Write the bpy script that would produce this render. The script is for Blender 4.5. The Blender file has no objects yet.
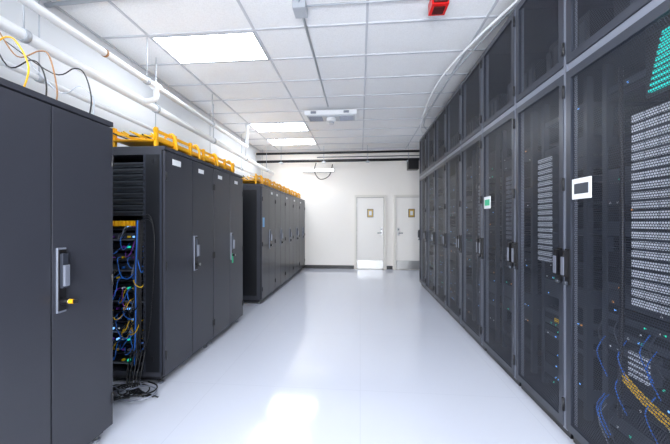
import bpy, math, random
from mathutils import Vector
random.seed(7)
sc=bpy.context.scene
sc.view_settings.view_transform='Standard'
sc.view_settings.exposure=0.18

# ---------------- materials ----------------
def mat(name,col,rough=0.5,metal=0.0,emit=None,es=0.0,coat=0.0,noise=0.0,nscale=20.0,bump=0.0,bscale=200.0):
    m=bpy.data.materials.new(name); m.use_nodes=True
    nt=m.node_tree; b=nt.nodes['Principled BSDF']
    b.inputs['Base Color'].default_value=(*col,1); b.inputs['Roughness'].default_value=rough
    b.inputs['Metallic'].default_value=metal; b.inputs['Coat Weight'].default_value=coat
    if emit: 
        b.inputs['Emission Color'].default_value=(*emit,1); b.inputs['Emission Strength'].default_value=es
    tc=nt.nodes.new('ShaderNodeTexCoord')
    if noise>0:
        n=nt.nodes.new('ShaderNodeTexNoise'); n.inputs['Scale'].default_value=nscale; n.inputs['Detail'].default_value=4
        nt.links.new(tc.outputs['Object'],n.inputs['Vector'])
        r=nt.nodes.new('ShaderNodeMapRange'); r.inputs['To Min'].default_value=1-noise; r.inputs['To Max'].default_value=1+noise
        nt.links.new(n.outputs['Fac'],r.inputs['Value'])
        mx=nt.nodes.new('ShaderNodeVectorMath'); mx.operation='SCALE'; mx.inputs[0].default_value=col
        nt.links.new(r.outputs['Result'],mx.inputs['Scale']); nt.links.new(mx.outputs['Vector'],b.inputs['Base Color'])
    if bump>0:
        n=nt.nodes.new('ShaderNodeTexNoise'); n.inputs['Scale'].default_value=bscale
        nt.links.new(tc.outputs['Object'],n.inputs['Vector'])
        bp=nt.nodes.new('ShaderNodeBump'); bp.inputs['Strength'].default_value=bump; bp.inputs['Distance'].default_value=0.01
        nt.links.new(n.outputs['Fac'],bp.inputs['Height']); nt.links.new(bp.outputs['Normal'],b.inputs['Normal'])
    return m

M={}
M['cab']=mat('powder_coat_charcoal',(0.035,0.037,0.048),0.33,noise=0.06,nscale=3)
M['cabdark']=mat('powder_coat_black',(0.007,0.008,0.011),0.4)
M['frame']=mat('frame_steel_grey',(0.042,0.048,0.066),0.3,0.35)
M['frame2']=mat('frame_steel_light',(0.24,0.26,0.32),0.3,0.4)
M['black']=mat('black_plastic',(0.006,0.006,0.008),0.35)
M['steel']=mat('brushed_steel',(0.45,0.45,0.45),0.35,0.9)
M['chrome']=mat('satin_chrome',(0.6,0.6,0.62),0.25,0.9)
M['yellow']=mat('yellow_fibre_tray',(0.90,0.44,0.005),0.4)
M['ycable']=mat('yellow_cable',(0.88,0.55,0.005),0.45)
M['blue']=mat('blue_cable',(0.02,0.16,0.65),0.45)
M['purple']=mat('purple_cable',(0.20,0.04,0.40),0.45)
M['green']=mat('green_tag',(0.03,0.5,0.25),0.45)
M['label']=mat('white_label',(0.8,0.82,0.84),0.5)
M['bluelabel']=mat('blue_label',(0.2,0.45,0.75),0.5)
M['pipe']=mat('white_painted_pipe',(0.90,0.92,0.95),0.3)
M['conduit']=mat('grey_conduit',(0.50,0.53,0.58),0.35,0.2)
M['door']=mat('painted_door',(0.93,0.90,0.86),0.4)
M['dframe']=mat('painted_door_frame',(0.80,0.77,0.71),0.4)
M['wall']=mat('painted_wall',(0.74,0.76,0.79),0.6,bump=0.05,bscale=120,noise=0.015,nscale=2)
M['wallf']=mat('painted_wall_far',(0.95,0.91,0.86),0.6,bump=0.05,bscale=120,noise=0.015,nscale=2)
M['base']=mat('black_vinyl_base',(0.015,0.015,0.017),0.4)
M['red']=mat('red_alarm',(0.7,0.01,0.01),0.3,emit=(0.8,0.0,0.0),es=0.06)
M['lens']=mat('strobe_lens',(0.10,0.02,0.02),0.1)
M['server']=mat('server_face_dark',(0.012,0.013,0.018),0.4,0.3)
M['serverg']=mat('server_face_grey',(0.62,0.66,0.74),0.4,0.05)
M['serverm']=mat('server_face_mid',(0.07,0.08,0.10),0.4,0.4)
M['ledg']=mat('green_led',(0.0,0.6,0.4),0.4,emit=(0.03,0.9,0.55),es=.5)
M['teal']=mat('teal_status_panel',(0.0,0.35,0.35),0.4,emit=(0.0,0.60,0.52),es=.9)
M['ledb']=mat('blue_led',(0.1,0.3,0.8),0.4,emit=(0.2,0.5,1.0),es=1.2)
M['ledo']=mat('amber_led',(0.8,0.4,0.1),0.4,emit=(1.0,0.4,0.05),es=.5)
M['panel']=mat('luminous_diffuser',(0.9,0.9,0.9),0.5,emit=(0.90,0.95,1.0),es=14)
M['panelw']=mat('wall_light_diffuser',(0.9,0.9,0.9),0.5,emit=(1.0,0.98,0.95),es=2)
M['grid']=mat('tee_grid',(0.60,0.62,0.67),0.5)
M['tan']=mat('tan_cable',(0.4,0.2,0.08),0.5)
M['window']=mat('wired_glass_notice',(0.55,0.36,0.08),0.3)

def floor_mat():
    m=bpy.data.materials.new('epoxy_floor'); m.use_nodes=True; nt=m.node_tree; b=nt.nodes['Principled BSDF']
    tc=nt.nodes.new('ShaderNodeTexCoord')
    br=nt.nodes.new('ShaderNodeTexBrick'); br.offset=0; br.inputs['Scale'].default_value=1
    br.inputs['Brick Width'].default_value=1.22; br.inputs['Row Height'].default_value=1.22
    br.inputs['Mortar Size'].default_value=0.003; br.inputs['Mortar Smooth'].default_value=0.5
    br.inputs['Color1'].default_value=(0.67,0.70,0.80,1); br.inputs['Color2'].default_value=(0.665,0.695,0.795,1)
    br.inputs['Mortar'].default_value=(0.60,0.63,0.73,1)
    nt.links.new(tc.outputs['Object'],br.inputs['Vector']); nt.links.new(br.outputs['Color'],b.inputs['Base Color'])
    n=nt.nodes.new('ShaderNodeTexNoise'); n.inputs['Scale'].default_value=1.5; n.inputs['Detail'].default_value=5
    nt.links.new(tc.outputs['Object'],n.inputs['Vector'])
    r=nt.nodes.new('ShaderNodeMapRange'); r.inputs['To Min'].default_value=0.05; r.inputs['To Max'].default_value=0.14
    nt.links.new(n.outputs['Fac'],r.inputs['Value']); nt.links.new(r.outputs['Result'],b.inputs['Roughness'])
    b.inputs['IOR'].default_value=1.8
    return m
M['floor']=floor_mat()

def tile_mat():
    m=bpy.data.materials.new('acoustic_ceiling_tile'); m.use_nodes=True; nt=m.node_tree; b=nt.nodes['Principled BSDF']
    tc=nt.nodes.new('ShaderNodeTexCoord')
    n=nt.nodes.new('ShaderNodeTexNoise'); n.inputs['Scale'].default_value=90; n.inputs['Detail'].default_value=6
    nt.links.new(tc.outputs['Object'],n.inputs['Vector'])
    cr=nt.nodes.new('ShaderNodeValToRGB'); cr.color_ramp.elements[0].position=0.3; cr.color_ramp.elements[0].color=(0.86,0.87,0.89,1)
    cr.color_ramp.elements[1].position=0.6; cr.color_ramp.elements[1].color=(0.94,0.95,0.97,1)
    nt.links.new(n.outputs['Fac'],cr.inputs['Fac']); nt.links.new(cr.outputs['Color'],b.inputs['Base Color'])
    b.inputs['Roughness'].default_value=0.9
    return m
M['tile']=tile_mat()

def perf_mat(name,pitch,rad,col):
    m=bpy.data.materials.new(name); m.use_nodes=True; nt=m.node_tree; b=nt.nodes['Principled BSDF']
    b.inputs['Base Color'].default_value=(*col,1); b.inputs['Roughness'].default_value=0.3; b.inputs['Metallic'].default_value=0.3
    N=nt.nodes.new; L=nt.links.new
    tc=N('ShaderNodeTexCoord'); s=N('ShaderNodeSeparateXYZ'); L(tc.outputs['Object'],s.inputs[0])
    def ma(op,a,bv=None):
        x=N('ShaderNodeMath'); x.operation=op
        for i,q in enumerate((a,bv)):
            if q is None: continue
            if isinstance(q,(int,float)): x.inputs[i].default_value=q
            else: L(q,x.inputs[i])
        return x.outputs[0]
    u=ma('DIVIDE',s.outputs['Y'],pitch); v=ma('DIVIDE',s.outputs['Z'],pitch)
    row=ma('FLOOR',v); off=ma('MULTIPLY',ma('FLOORED_MODULO',row,2.0),0.5)
    u=ma('FRACT',ma('ADD',u,off)); v=ma('FRACT',v)
    du=ma('SUBTRACT',u,0.5); dv=ma('SUBTRACT',v,0.5)
    d=ma('ADD',ma('MULTIPLY',du,du),ma('MULTIPLY',dv,dv))
    hole=ma('LESS_THAN',d,rad*rad)
    t=N('ShaderNodeBsdfTransparent'); mx=N('ShaderNodeMixShader')
    L(hole,mx.inputs[0]); L(b.outputs[0],mx.inputs[1]); L(t.outputs[0],mx.inputs[2])
    L(mx.outputs[0],nt.nodes['Material Output'].inputs['Surface'])
    return m
M['perf']=perf_mat('perforated_steel',0.012,0.41,(0.038,0.044,0.062))

# ---------------- mesh builder ----------------
class B:
    def __init__(s,name,smooth=False): s.name=name; s.v=[]; s.f=[]; s.mi=[]; s.m=[]; s.sm=[]
    def mid(s,k):
        if k not in s.m: s.m.append(k)
        return s.m.index(k)
    def box(s,x0,x1,y0,y1,z0,z1,k):
        x0,x1=sorted((x0,x1)); y0,y1=sorted((y0,y1)); z0,z1=sorted((z0,z1))
        o=len(s.v); s.v+=[(x0,y0,z0),(x1,y0,z0),(x1,y1,z0),(x0,y1,z0),(x0,y0,z1),(x1,y0,z1),(x1,y1,z1),(x0,y1,z1)]
        for f in ((0,3,2,1),(4,5,6,7),(0,1,5,4),(1,2,6,5),(2,3,7,6),(3,0,4,7)):
            s.f.append(tuple(o+i for i in f)); s.mi.append(s.mid(k)); s.sm.append(False)
    def quad(s,pts,k):
        o=len(s.v); s.v+=pts; s.f.append(tuple(range(o,o+len(pts)))); s.mi.append(s.mid(k)); s.sm.append(False)
    def tube(s,pts,r,k,seg=8,smooth=0):
        P=[Vector(p) for p in pts]
        if smooth and len(P)>2:
            Q=[]
            for i in range(len(P)-1):
                a=P[max(i-1,0)];b=P[i];c=P[i+1];d=P[min(i+2,len(P)-1)]
                for j in range(smooth):
                    t=j/smooth
                    Q.append(0.5*((2*b)+(c-a)*t+(2*a-5*b+4*c-d)*t*t+(3*b-a-3*c+d)*t**3))
            Q.append(P[-1]); P=Q
        o=len(s.v); n=len(P); up=None
        for i,p in enumerate(P):
            d=(P[min(i+1,n-1)]-P[max(i-1,0)]).normalized()
            if up is None: up=Vector((0,0,1)) if abs(d.z)<0.9 else Vector((1,0,0))
            a=d.cross(up)
            if a.length<1e-4: a=d.cross(Vector((1,0,0.3)))
            a.normalize(); b=a.cross(d).normalized(); up=b
            for j in range(seg):
                t=2*math.pi*j/seg; s.v.append(tuple(p+a*r*math.cos(t)+b*r*math.sin(t)))
        for i in range(n-1):
            for j in range(seg):
                j2=(j+1)%seg
                s.f.append((o+i*seg+j,o+i*seg+j2,o+(i+1)*seg+j2,o+(i+1)*seg+j)); s.mi.append(s.mid(k)); s.sm.append(True)
        for e in (0,n-1):
            s.f.append(tuple(o+e*seg+j for j in (range(seg) if e else reversed(range(seg))))); s.mi.append(s.mid(k)); s.sm.append(False)
    def done(s,bevel=0.0,parent=None):
        me=bpy.data.meshes.new(s.name); me.from_pydata(s.v,[],s.f)
        for k in s.m: me.materials.append(M[k])
        me.polygons.foreach_set('material_index',s.mi); me.polygons.foreach_set('use_smooth',s.sm); me.update()
        ob=bpy.data.objects.new(s.name,me); sc.collection.objects.link(ob)
        if bevel:
            md=ob.modifiers.new('bevel','BEVEL'); md.width=bevel; md.segments=2; md.limit_method='ANGLE'; md.angle_limit=math.radians(60)
        if parent: ob.parent=parent
        return ob

# ---------------- room ----------------
XL,XR,Y0,Y1,H=-2.95,2.45,-3.4,8.75,3.45
b=B('floor'); b.box(XL-.1,XR+.1,Y0-.1,Y1+.1,-.1,0,'floor'); b.done()
b=B('wall_left'); b.box(XL-.1,XL,Y0-.1,Y1+.1,0,H,'wall'); b.done()
b=B('wall_right'); b.box(XR,XR+.1,Y0-.1,Y1+.1,0,H,'wall'); b.done()
b=B('wall_back'); b.box(XL,XR,Y0-.1,Y0,0,H,'wall'); b.done()
b=B('wall_far'); b.box(XL,XR,Y1,Y1+.1,0,H,'wallf'); b.done()
b=B('baseboard_far')
for a,c in ((XL,-.18),(.76,.93),(2.0,XR)): b.box(a,c,Y1-.012,Y1,0,.1,'base')
b.done()
b=B('ceiling'); b.box(XL-.1,XR+.1,Y0-.1,Y1+.1,H+.012,H+.1,'tile')
xg=[-2.37+1.22*i for i in range(0,4)]
for x in xg: b.box(x-.012,x+.012,Y0,Y1,H,H+.013,'grid')
yy=3.18
while yy>Y0: yy-=.6
yy+=.6
while yy<Y1: b.box(XL,XR,yy-.012,yy+.012,H+.001,H+.013,'grid'); yy+=.6
b.box(XL,XL+.025,Y0,Y1,H-.002,H+.013,'grid'); b.box(XR-.025,XR,Y0,Y1,H-.002,H+.013,'grid'); b.box(XL,XR,Y1-.025,Y1,H-.002,H+.013,'grid')
b.done()
def troffer(x,y):
    b=B('ceiling_light_panel')
    x0,x1,y0,y1=x+.012,x+1.208,y+.012,y+.588
    b.box(x0,x1,y0,y0+.02,H-.006,H+.011,'conduit'); b.box(x0,x1,y1-.02,y1,H-.006,H+.011,'conduit')
    b.box(x0,x0+.02,y0+.02,y1-.02,H-.006,H+.011,'conduit'); b.box(x1-.02,x1,y0+.02,y1-.02,H-.006,H+.011,'conduit')
    b.box(x0+.02,x1-.02,y0+.02,y1-.02,H-.001,H+.011,'panel')
    b.done()
for y in (-2.82,.18,3.18,6.18,7.38): troffer(-2.37,y)  # rear pair is out of view, added to light the room
for y in (-2.82,.18): troffer(.07,y)  # unseen right-hand column, added for more room light

def door(name,x0,x1,hand):
    b=B(name); y=Y1-.002; h=2.08
    b.box(x0-.06,x0,y-.07,y,0.001,h+.06,'dframe'); b.box(x1,x1+.06,y-.07,y,0.001,h+.06,'dframe'); b.box(x0,x1,y-.07,y,h,h+.06,'dframe')
    b.box(x0+.008,x1-.008,y-.028,y-.008,.01,h-.008,'door')
    b.box(x0,x1,y-.008,y-.003,.01,h,'black')  # black sheet stands in for the shadow between leaf and frame
    b.box(x0+.02,x1-.02,y-.036,y-.028,.02,.26,'steel')
    c=(x0+x1)/2
    b.box(c-.09,c+.09,y-.038,y-.028,1.50,1.74,'black'); b.box(c-.075,c+.075,y-.042,y-.038,1.515,1.725,'window')
    b.box(c-.04,c+.04,y-.044,y-.042,1.56,1.68,'label')
    hx=x1-.07 if hand>0 else x0+.07
    b.box(hx-.03,hx+.03,y-.045,y-.028,.98,1.2,'steel')
    b.tube([(hx,y-.04,1.05),(hx,y-.09,1.05),(hx-hand*.12,y-.09,1.05)],.013,'serverm')
    b.tube([(hx,y-.03,1.15),(hx,y-.06,1.15)],.02,'serverm',12)
    hx2=x0 if hand>0 else x1
    for z in (.25,1.05,1.85): b.tube([(hx2,y-.055,z-.05),(hx2,y-.055,z+.05)],.009,'steel')
    b.box(x0,x1,y-.09,y,0.001,.008,'steel')
    b.done(.002)
door('door_1',-.10,.68,1)
door('door_2',1.02,1.90,-1)

# ---------------- left cabinets ----------------
def handle_left(b,x,y,side,tag=None,key=False):
    b.box(x,x+.010,y-.024,y+.024,.89,1.23,'frame2')
    b.box(x+.008,x+.014,y-.021,y+.021,.90,1.22,'black')
    b.box(x+.012,x+.03,y-.014,y+.014,1.02,1.20,'frame')
    b.box(x+.030,x+.042,y-.014,y+.014,1.03,1.14,'frame2')
    b.tube([(x+.01,y,.95),(x+.05,y,.95)],.017,'black',14)
    b.tube([(x+.05,y,.95),(x+.053,y,.95)],.013,'steel',14)
    if key:
        b.tube([(x+.053,y,.95),(x+.075,y,.95)],.012,'yellow',12)
        b.box(x+.075,x+.1,y-.004,y+.004,.94,.96,'black')
    if tag: b.box(x+.014,x+.018,y-.018,y+.018,.85,.97,tag)

def left_cabinet(y0,y1,xf,open_near=False,label=None,tag=None,key=False,depth=1.1,nleaf=2):
    b=B('server_cabinet'); xb=xf-depth; T=2.0
    b.box(xb+.03,xf-.05,y0+.02,y1-.02,.035,.075,'black')
    for yy in (y0+.05,y1-.05):
        for xx in (xb+.08,xf-.07):
            b.tube([(xx,yy,0),(xx,yy,.012)],.022,'frame2',12); b.tube([(xx,yy,.012),(xx,yy,.05)],.009,'steel')
    if not open_near:
        b.box(xb,xf-.026,y0+.003,y1-.003,.07,T-.03,'cab')
        b.box(xb+.06,xf-.09,y0-.001,y0+.004,.14,T-.1,'cabdark')
    else:
        b.box(xb,xf-.026,y1-.025,y1-.003,.07,T-.03,'cab')
        b.box(xb,xb+.02,y0,y1-.02,.07,T-.03,'cabdark')
        b.box(xb,xf-.026,y0,y1-.02,.07,.11,'cab'); b.box(xb,xf-.026,y0,y1-.02,T-.07,T-.03,'cab')
        b.box(xf-.17,xf-.026,y0,y0+.03,.11,T-.07,'cabdark')
        b.box(xf-.19,xf-.17,y0,y0+.04,.11,T-.07,'frame')
        b.box(xf-.045,xf-.026,y0-.002,y0+.03,.11,T-.07,'frame')
        z=.2
        while z<1.85: b.box(xf-.185,xf-.175,y0-.002,y0,z,z+.02,'black'); z+=.05
        b.box(xb+.02,xb+.1,y0,y0+.03,.11,T-.07,'cab')
        for z in (.2,1.85): b.box(xf-.12,xf-.10,y0-.003,y0,z,z+.04,'black')
    b.box(xb-.005,xf,y0,y1,T-.03,T,'cab'); b.box(xb+.1,xf-.12,y0+.06,y1-.06,T,T+.004,'cabdark')
    w=(y1-y0)/nleaf
    for i in range(nleaf):
        a=y0+i*w+.004; c=a+w-.008
        b.box(xf-.024,xf,a,c,.08,T-.04,'cab')
        b.box(xf-.03,xf-.02,a-.004,a,.08,T-.04,'black')
    for yy in (y0+.012,y1-.012):
        for z in (.25,1.0,1.75): b.tube([(xf+.004,yy,z-.035),(xf+.004,yy,z+.035)],.007,'black')
    if nleaf==2: handle_left(b,xf,y0+w+.045,1,tag,key)
    if label:
        for (ly,lz,lw,lh,k) in label: b.box(xf,xf+.002,y0+ly,y0+ly+lw,lz,lz+lh,k)
    return b

XF=-1.62
left_cabinet(-1.46,-.65,-1.57).done(.003)
left_cabinet(-.64,.17,-1.57).done(.003)
left_cabinet(.18,1.01,-1.57).done(.003)
left_cabinet(1.02,1.79,-1.57,key=True).done(.003)

b=left_cabinet(2.37,3.20,XF,open_near=True,label=[(.1,1.86,.12,.05,'label'),(.52,1.86,.1,.04,'label')])
y0=2.37; xa=XF-.20; xc=XF-1.0
z=1.42
while z<1.88:
    b.box(xc,xa-.02,y0+.05,y0+.75,z,z+.04,'serverm'); b.box(xc,xa-.03,y0+.04,y0+.05,z+.012,z+.028,'cabdark')
    z+=.052
for i in range(14):
    z=.16+i*.088
    b.box(xc,xa-.03,y0+.06,y0+.75,z,z+.055,random.choice(['server','server','serverm']))
    b.box(xc,xa,y0+.03,y0+.056,z-.008,z,'frame2' if i%3==0 else 'frame')
    for j in range(9):
        xx=xa-.05-j*.05
        if random.random()<.6: b.box(xx-.014,xx,y0+.035,y0+.06,z+.015,z+.03,random.choice(['ycable','blue','ycable','purple','label','label','frame2','ledb','ledg']))
for j in range(10): b.box(xa-.03-j*.035-.022,xa-.03-j*.035,y0+.02,y0+.06,1.33,1.375,'yellow')
cols=['black','black','ycable','blue','blue','purple','frame2','blue','black','ycable']
for i in range(85):
    k=random.choice(cols); x=xa-random.uniform(.02,.42); z=.16+.088*random.randint(2,13)+.02; dy=y0+random.uniform(-.01,.03)
    L=random.uniform(.06,.18); w=random.uniform(.03,.12)*random.choice((-1,1))
    pts=[(x,y0+.06,z),(x,dy+.01,z-.01),(x+w*.4,dy,z-L*.8),(x+w,dy+.01,max(.12,z-L)),(x+w*1.3,y0+.06,max(.12,z-L+.05))]
    pts=[(min(p[0],xa-.005),p[1],p[2]) for p in pts]
    b.tube(pts,.0038 if k!='black' else .0045,k,5,4)
for i in range(6):
    x=xa-.01-.012*i
    b.tube([(x,y0+.02,1.38),(x+.01,y0-.0,1.2),(x-.01,y0+.01,.9),(x+.0,y0+.0,.6),(x-.02,y0+.01,.15)],.005,['black','black','black','frame','blue','black'][i],6,6)
for i in range(3):
    b.tube([(xa,y0-.01,1.4-.02*i),(xa+.08,y0-.02,1.42-.02*i),(xa+.12,y0-.02,1.25),(xa+.11,y0-.02,.8),(xa+.06,y0-.015,.4),(xa-.02,y0-.01,.2)],.003,'black',5,6)
b.done()
left_cabinet(3.205,4.035,XF,tag='green',label=[(.1,1.86,.1,.04,'label'),(.55,1.86,.1,.04,'label')]).done(.003)
yy=4.85; 
for i in range(5):
    left_cabinet(yy,yy+.765,XF,label=[(.03,1.28,.1,.16,'bluelabel'),(.5,1.87,.1,.04,'label')] if i==0 else [(.08,1.87,.1,.04,'label')]).done(.003)
    yy+=.77

b=B('loose_cable_pile')
for i in range(9):
    cx=-1.80+random.uniform(-.12,.1); cy=2.22+random.uniform(-.08,.04); r=random.uniform(.06,.14); z=.008+.006*i
    pts=[]
    a0=random.uniform(0,6)
    for j in range(9):
        a=a0+j*.75; pts.append((min(cx+r*1.2*math.cos(a),-1.5),min(cy+r*math.sin(a)*.8,2.335),z+random.uniform(0,.01)))
    b.tube(pts,.0055,'black' if i%4 else 'frame2',6,4)
for i in range(5):
    b.tube([(-1.9+.03*i,2.355,.3),(-1.9+.03*i,2.30,.12),(-1.85+.02*i,2.26,.03),(-1.72+.04*i,2.2,.01)],.0055,'black',6,5)
b.done()

def fibre_tray(ya,yb,z=2.0):
    b=B('yellow_cable_tray'); x0,x1=-2.12,-1.74
    for x in (x0,x1):
        b.box(x-.006,x+.006,ya,yb,z+.07,z+.10,'yellow'); b.box(x-.006,x+.006,ya,yb,z+.135,z+.16,'yellow')
    b.box(x0,x1,ya,yb,z+.062,z+.07,'yellow')
    y=ya+.03
    while y<yb:
        for x in (x0,x1): b.box(x-.012,x+.012,y-.014,y+.014,z+.0045,z+.175,'yellow')
        b.box(x0,x1,y-.012,y+.012,z+.055,z+.062,'yellow')
        y+=.26
    for i in range(14):
        x=x0+.03+i*.025; pts=[]; y=ya
        while y<yb+.01: pts.append((x+random.uniform(-.015,.015),min(y,yb),z+.09+random.uniform(0,.05))); y+=.2
        b.tube(pts,.007,'ycable' if i%5 else 'black',5,2)
    for i in range(int((yb-ya)/.4)):
        y=ya+.2+.4*i
        b.tube([(x1-.04,y,z+.13),(x1+.02,y+.02,z+.17),(x1+.05,y+.03,z+.10),(x1+.05,y+.04,z+.012)],.011,'yellow',8,4)
    b.done()
fibre_tray(2.40,4.03); fibre_tray(4.87,8.66)

# ---------------- right cabinets ----------------
XRf=1.29
seams=[-.90,-.17,.54,1.25,1.993,2.60,3.28,3.95,4.63,5.31,5.98,6.63]
def handle_right(b,x,y):
    b.box(x-.012,x,y-.017,y+.017,.98,1.20,'black')
    b.box(x-.035,x-.012,y-.011,y+.011,1.03,1.19,'black'); b.box(x-.040,x-.035,y-.012,y+.012,1.04,1.15,'frame2')
    b.tube([(x-.01,y,.99),(x-.03,y,.99)],.012,'serverm',12)
def right_cabinet(y0,y1,idx,last=False):
    b=B('perforated_server_cabinet'); x=XRf; xb=x+1.05; T=3.14; y0+=.002; y1-=.002
    b.box(x+.03,xb,y0+.01,y1-.01,.0,.07,'black')
    b.box(xb-.02,xb,y0,y1,.07,T,'cabdark'); b.box(x+.02,xb,y0,y1,T-.02,T,'frame'); b.box(x+.02,xb,y0,y1,2.31,2.33,'cabdark')
    b.box(x+.01,xb,y0,y1,.07,.09,'cabdark')
    if last: b.box(x+.02,xb,y1-.012,y1,.07,T,'cab')
    for a in (y0,y1-.016): b.box(x-.010,x+.05,a,a+.016,.07,T,'frame2')
    for a in (y0+.06,y1-.09): b.box(x+.16,x+.2,a,a+.03,.09,2.3,'serverm')
    def leaf(z0,z1,st=.04):
        a,c=y0+.012,y1-.012
        b.box(x-.014,x+.008,a,a+st,z0,z1,'frame'); b.box(x-.014,x+.008,c-st,c,z0,z1,'frame')
        b.box(x-.014,x+.008,a+st,c-st,z0,z0+.05,'frame'); b.box(x-.014,x+.008,a+st,c-st,z1-.05,z1,'frame')
        b.quad([(x-.003,a+st,z0+.05),(x-.003,a+st,z1-.05),(x-.003,c-st,z1-.05),(x-.003,c-st,z0+.05)],'perf')
    leaf(.08,2.295); leaf(2.345,T-.01,.045)
    b.box(x-.006,x+.01,y0,y1,2.297,2.343,'frame2')
    if idx!=3: handle_right(b,x-.014,y0+.035)
    if idx!=2: handle_right(b,x-.014,y1-.035)
    for z in (.22,1.6,2.18,2.45,3.03):
        b.tube([(x-.018,y0+.006,z-.04),(x-.018,y0+.006,z+.04)],.008,'black')
    if idx in (3,5): 
        b.box(x-.018,x-.0145,y1-.22,y1-.07,1.50,1.62,'label'); b.box(x-.020,x-.0175,y1-.20,y1-.09,1.53,1.59,'serverm' if idx==3 else 'green')
    ea,ec=y0+.09,y1-.09; z=.14
    while z<2.15:
        h=random.choice([.044,.044,.088,.088,.13])
        if random.random()<.75:
            k=random.choice(['server','server','server','serverm'])
            b.box(x+.17,x+.8,ea,ec,z,z+h-.006,k)
            for j in range(random.randint(0,5)):
                yy=random.uniform(ea+.02,ec-.02); b.box(x+.166,x+.17,yy,yy+.009,z+.012,z+.021,random.choice(['ledg','ledb','label','ledo','label','ledb']))
        z+=h
    b.box(x+.2,x+.8,ea,ec,2.4,2.75,'server')
    for j in range(5): b.box(x+.19,x+.2,ea+.03+j*.09,ea+.08+j*.09,2.45,2.7,'serverm')
    return b
def louvre(b,ya,yb,za,zb,n,cols=1,k='serverg'):
    x=XRf+.12
    b.box(x,x+.05,ya,yb,za,zb,'serverm')
    h=(zb-za)/n; w=(yb-ya)/cols
    for i in range(n):
        for j in range(cols): b.box(x-.012,x,ya+j*w+.006,ya+(j+1)*w-.006,za+i*h+.006,za+(i+1)*h-.008,k)
for i in range(len(seams)-1):
    b=right_cabinet(seams[i],seams[i+1],i,i==len(seams)-2)
    if i==3:
        louvre(b,1.38,1.68,.93,1.92,20,4); louvre(b,1.58,1.70,.56,.70,5,4)
        b.box(XRf+.112,XRf+.13,1.32,1.60,1.97,2.27,'server')
        for j in range(10): b.box(XRf+.10,XRf+.113,1.33,1.575-.007*j,1.99+j*.027,2.005+j*.027,'teal')
        b.tube([(XRf+.11,1.74,2.2),(XRf+.11,1.73,1.2),(XRf+.12,1.76,.3)],.012,'black',6,5)
        for q in range(3): b.tube([(XRf+.12,1.42,.44-.02*q),(XRf+.11,1.6,.50-.02*q),(XRf+.12,1.75,.56-.02*q)],.005,'ycable',6,5)
        for q in range(14):
            yq=random.uniform(1.5,1.9); zq=random.uniform(.3,.9)
            b.tube([(XRf+.13,yq,zq),(XRf+.10,yq+.02,zq-.1),(XRf+.12,yq-.03,zq-.22)],.003,random.choice(['serverm','serverm','blue','frame2']),5,4)
    if i==4:
        louvre(b,2.33,2.50,1.06,1.86,18,2); louvre(b,2.2,2.3,.64,.68,1,3,'ycable')
    if i in (5,6): louvre(b,seams[i]+.25,seams[i]+.42,1.2,1.8,14,2,'frame2')
    b.done()

# ---------------- pipes, conduits, ceiling devices ----------------
b=B('overhead_water_pipe')
def run(x,z,r,ya,yb,step=1.5,cl=.5):
    b.tube([(x,ya,z),(x,yb,z)],r,'pipe',16)
    y=ya+cl
    while y<yb:
        b.tube([(x,y-.02,z),(x,y+.02,z)],r+.008,'conduit',16); b.tube([(x,y,z),(x,y,H)],.006,'conduit',6); y+=step
run(-2.40,2.96,.034,-3.3,6.2); run(-2.58,2.80,.045,-3.3,8.7,1.5,.9); run(-2.80,2.62,.025,-3.3,8.7,1.5,1.2)
b.tube([(-2.40,3.35,2.96),(-2.40,3.35,2.83),(-2.47,3.35,2.80),(-2.58,3.35,2.80)],.03,'pipe',12,4)
b.tube([(-2.40,3.30,2.96),(-2.40,3.40,2.96)],.048,'pipe',14)
b.tube([(-2.40,2.63,2.96),(-2.40,2.65,2.96)],.038,'tan',14)
b.tube([(-2.40,6.2,2.96),(-2.40,6.2,H)],.034,'pipe',12)
b.done()
b=B('ceiling_conduit')
b.tube([(-2.94,2.58,3.40),(-.62,2.46,3.40)],.02,'conduit',10)
b.tube([(-.57,-1,3.42),(-.57,5.3,3.42)],.014,'conduit',10)
b.box(-.63,-.51,2.75,2.9,3.36,3.44,'conduit')
b.tube([(-.57,2.82,3.42),(1.0,2.82,3.425)],.008,'conduit',8)
b.done()
b=B('right_flexible_conduit')
b.tube([(1.42,2.2,3.34),(1.40,2.6,3.3),(1.22,3.3,3.3),(1.09,4.1,3.3),(1.10,5.0,3.3),(1.22,6.2,3.27),(1.4,6.6,3.22),(1.5,6.62,3.16)],.014,'pipe',10,6)
b.tube([(1.5,2.6,3.36),(1.34,3.4,3.36),(1.22,4.6,3.36),(1.3,6.3,3.36),(1.6,6.5,3.25),(1.6,6.5,3.16)],.010,'conduit',8,6)
b.done()
b=B('overhead_wiring')
for i,(y,h) in enumerate([(1.12,2.50),(1.2,2.42),(1.36,2.32),(1.54,2.30),(1.62,2.40),(1.72,2.34),(1.75,2.24)]):
    x=random.uniform(-1.82,-1.66)
    b.tube([(x,y,2.012),(x+random.uniform(-.02,.03),y+.01,2.14),(x-.05,y+.02,h-.05),(x-.14,y+.04,h),(x-.3,y+.05,h-.02),(-2.35+random.uniform(-.1,.1),y+.15,2.62)],.004,['tan','black','yellow','black','tan','black','serverg'][i],6,6)
b.box(-2.53,-2.44,1.24,1.27,2.71,2.89,'blue')
for i in range(4):
    b.tube([(-2.1,1.0+.1*i,2.9),(-2.15,1.0+.1*i,2.5),(-2.0,1.1+.1*i,2.2),(-2.0,1.1+.1*i,2.012)],.004,'black',5,6)
b.done()
b=B('ceiling_mounted_diffuser')
b.box(-1.02,-.06,5.42,5.78,3.32,3.40,'pipe'); b.box(-.98,-.10,5.46,5.74,3.305,3.32,'conduit')
for j in range(9): b.box(-.96,-.70 ,5.48+j*.028,5.49+j*.028,3.297,3.305,'frame2')
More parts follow.
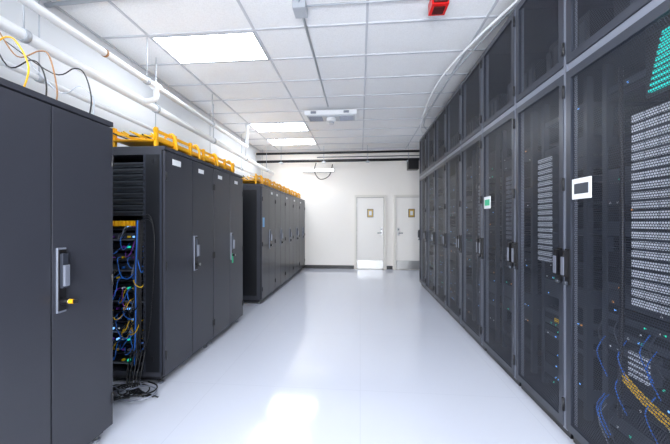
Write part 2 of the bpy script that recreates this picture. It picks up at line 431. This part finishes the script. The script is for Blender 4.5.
for j in range(9): b.box(-.38,-.12 ,5.48+j*.028,5.49+j*.028,3.297,3.305,'frame2')
b.tube([(-.54,5.6,3.24),(-.54,5.6,3.31)],.09,'pipe',24); b.tube([(-.54,5.6,3.2),(-.54,5.6,3.24)],.05,'conduit',20)
for x in (-.95,-.13): b.tube([(x,5.6,3.4),(x,5.6,H+.01)],.01,'conduit')
b.box(-.9,-.8,5.40,5.42,3.34,3.38,'frame2'); b.box(-.3,-.2,5.40,5.42,3.34,3.38,'frame2')
b.done(.006)
b=B('fire_alarm_strobe')
b.box(.64,.79,2.74,2.90,3.31,3.42,'red'); b.box(.655,.775,2.725,2.74,3.32,3.39,'lens'); b.box(.69,.74,2.72,2.727,3.335,3.37,'black')
b.box(.665,.765,2.77,2.87,3.30,3.31,'lens')
b.tube([(.715,2.82,3.41),(.715,2.82,H+.01)],.03,'conduit',12)
b.done(.008)
b=B('black_cross_conduit')
b.tube([(-2.9,8.2,3.27),(2.4,8.2,3.27)],.032,'black',12); b.tube([(-2.9,8.25,3.06),(2.4,8.25,3.06)],.038,'black',12)
b.tube([(-1.2,8.3,3.17),(2.4,8.3,3.17)],.012,'frame',8)
for x in (-2.2,-1.0,.2,1.3):
    b.tube([(x,8.22,3.02),(x,8.22,H+.01)],.008,'conduit'); b.box(x-.05,x+.05,8.16,8.3,3.0,3.02,'conduit')
b.box(1.28,1.56,8.15,8.4,2.78,3.06,'black')
b.done()
b=B('wall_light_bar')
b.box(-1.7,-.75,8.66,8.748,2.82,2.92,'conduit'); b.box(-1.68,-.77,8.65,8.66,2.83,2.91,'panelw'); b.done()
b=B('hanging_cable')
b.tube([(-1.25,8.45,3.05),(-1.3,8.5,2.8),(-1.15,8.6,2.6),(-.9,8.7,2.72),(-.8,8.7,3.05)],.012,'black',8,8)
b.done()
b=B('wall_junction_box')
b.box(-2.948,-2.84,6.0,6.3,2.35,2.56,'pipe'); b.box(-2.84,-2.83,6.02,6.28,2.37,2.54,'label'); b.done(.004)

# added fill lights, no real fixtures: behind the camera and above the left cabinets
def area(name,loc,rot,sx,sy,e,col=(.93,.96,1)):
    l=bpy.data.lights.new(name,'AREA'); l.shape='RECTANGLE'; l.size=sx; l.size_y=sy; l.energy=e; l.color=col
    o=bpy.data.objects.new(name,l); sc.collection.objects.link(o); o.location=loc; o.rotation_euler=[math.radians(a) for a in rot]
area('added_rear_fill',(-.2,-1.6,1.2),(112,0,0),2.2,1.2,215)
area('added_ceiling_fill',(-2.35,3.2,2.12),(180,0,0),.3,1.5,1.5)
area('added_ceiling_fill',(-2.35,6.7,2.12),(180,0,0),.3,3.4,6)

w=bpy.data.worlds.new('world'); sc.world=w; w.use_nodes=True
w.node_tree.nodes['Background'].inputs[0].default_value=(.6,.7,.8,1); w.node_tree.nodes['Background'].inputs[1].default_value=.3

cam=bpy.data.cameras.new('camera'); co=bpy.data.objects.new('camera',cam); sc.collection.objects.link(co)
cam.sensor_width=36; cam.lens=36*300/670; cam.clip_start=.02
co.location=(0,0,1.365); co.rotation_euler=(math.radians(90),0,math.radians(4.8))
sc.camera=co
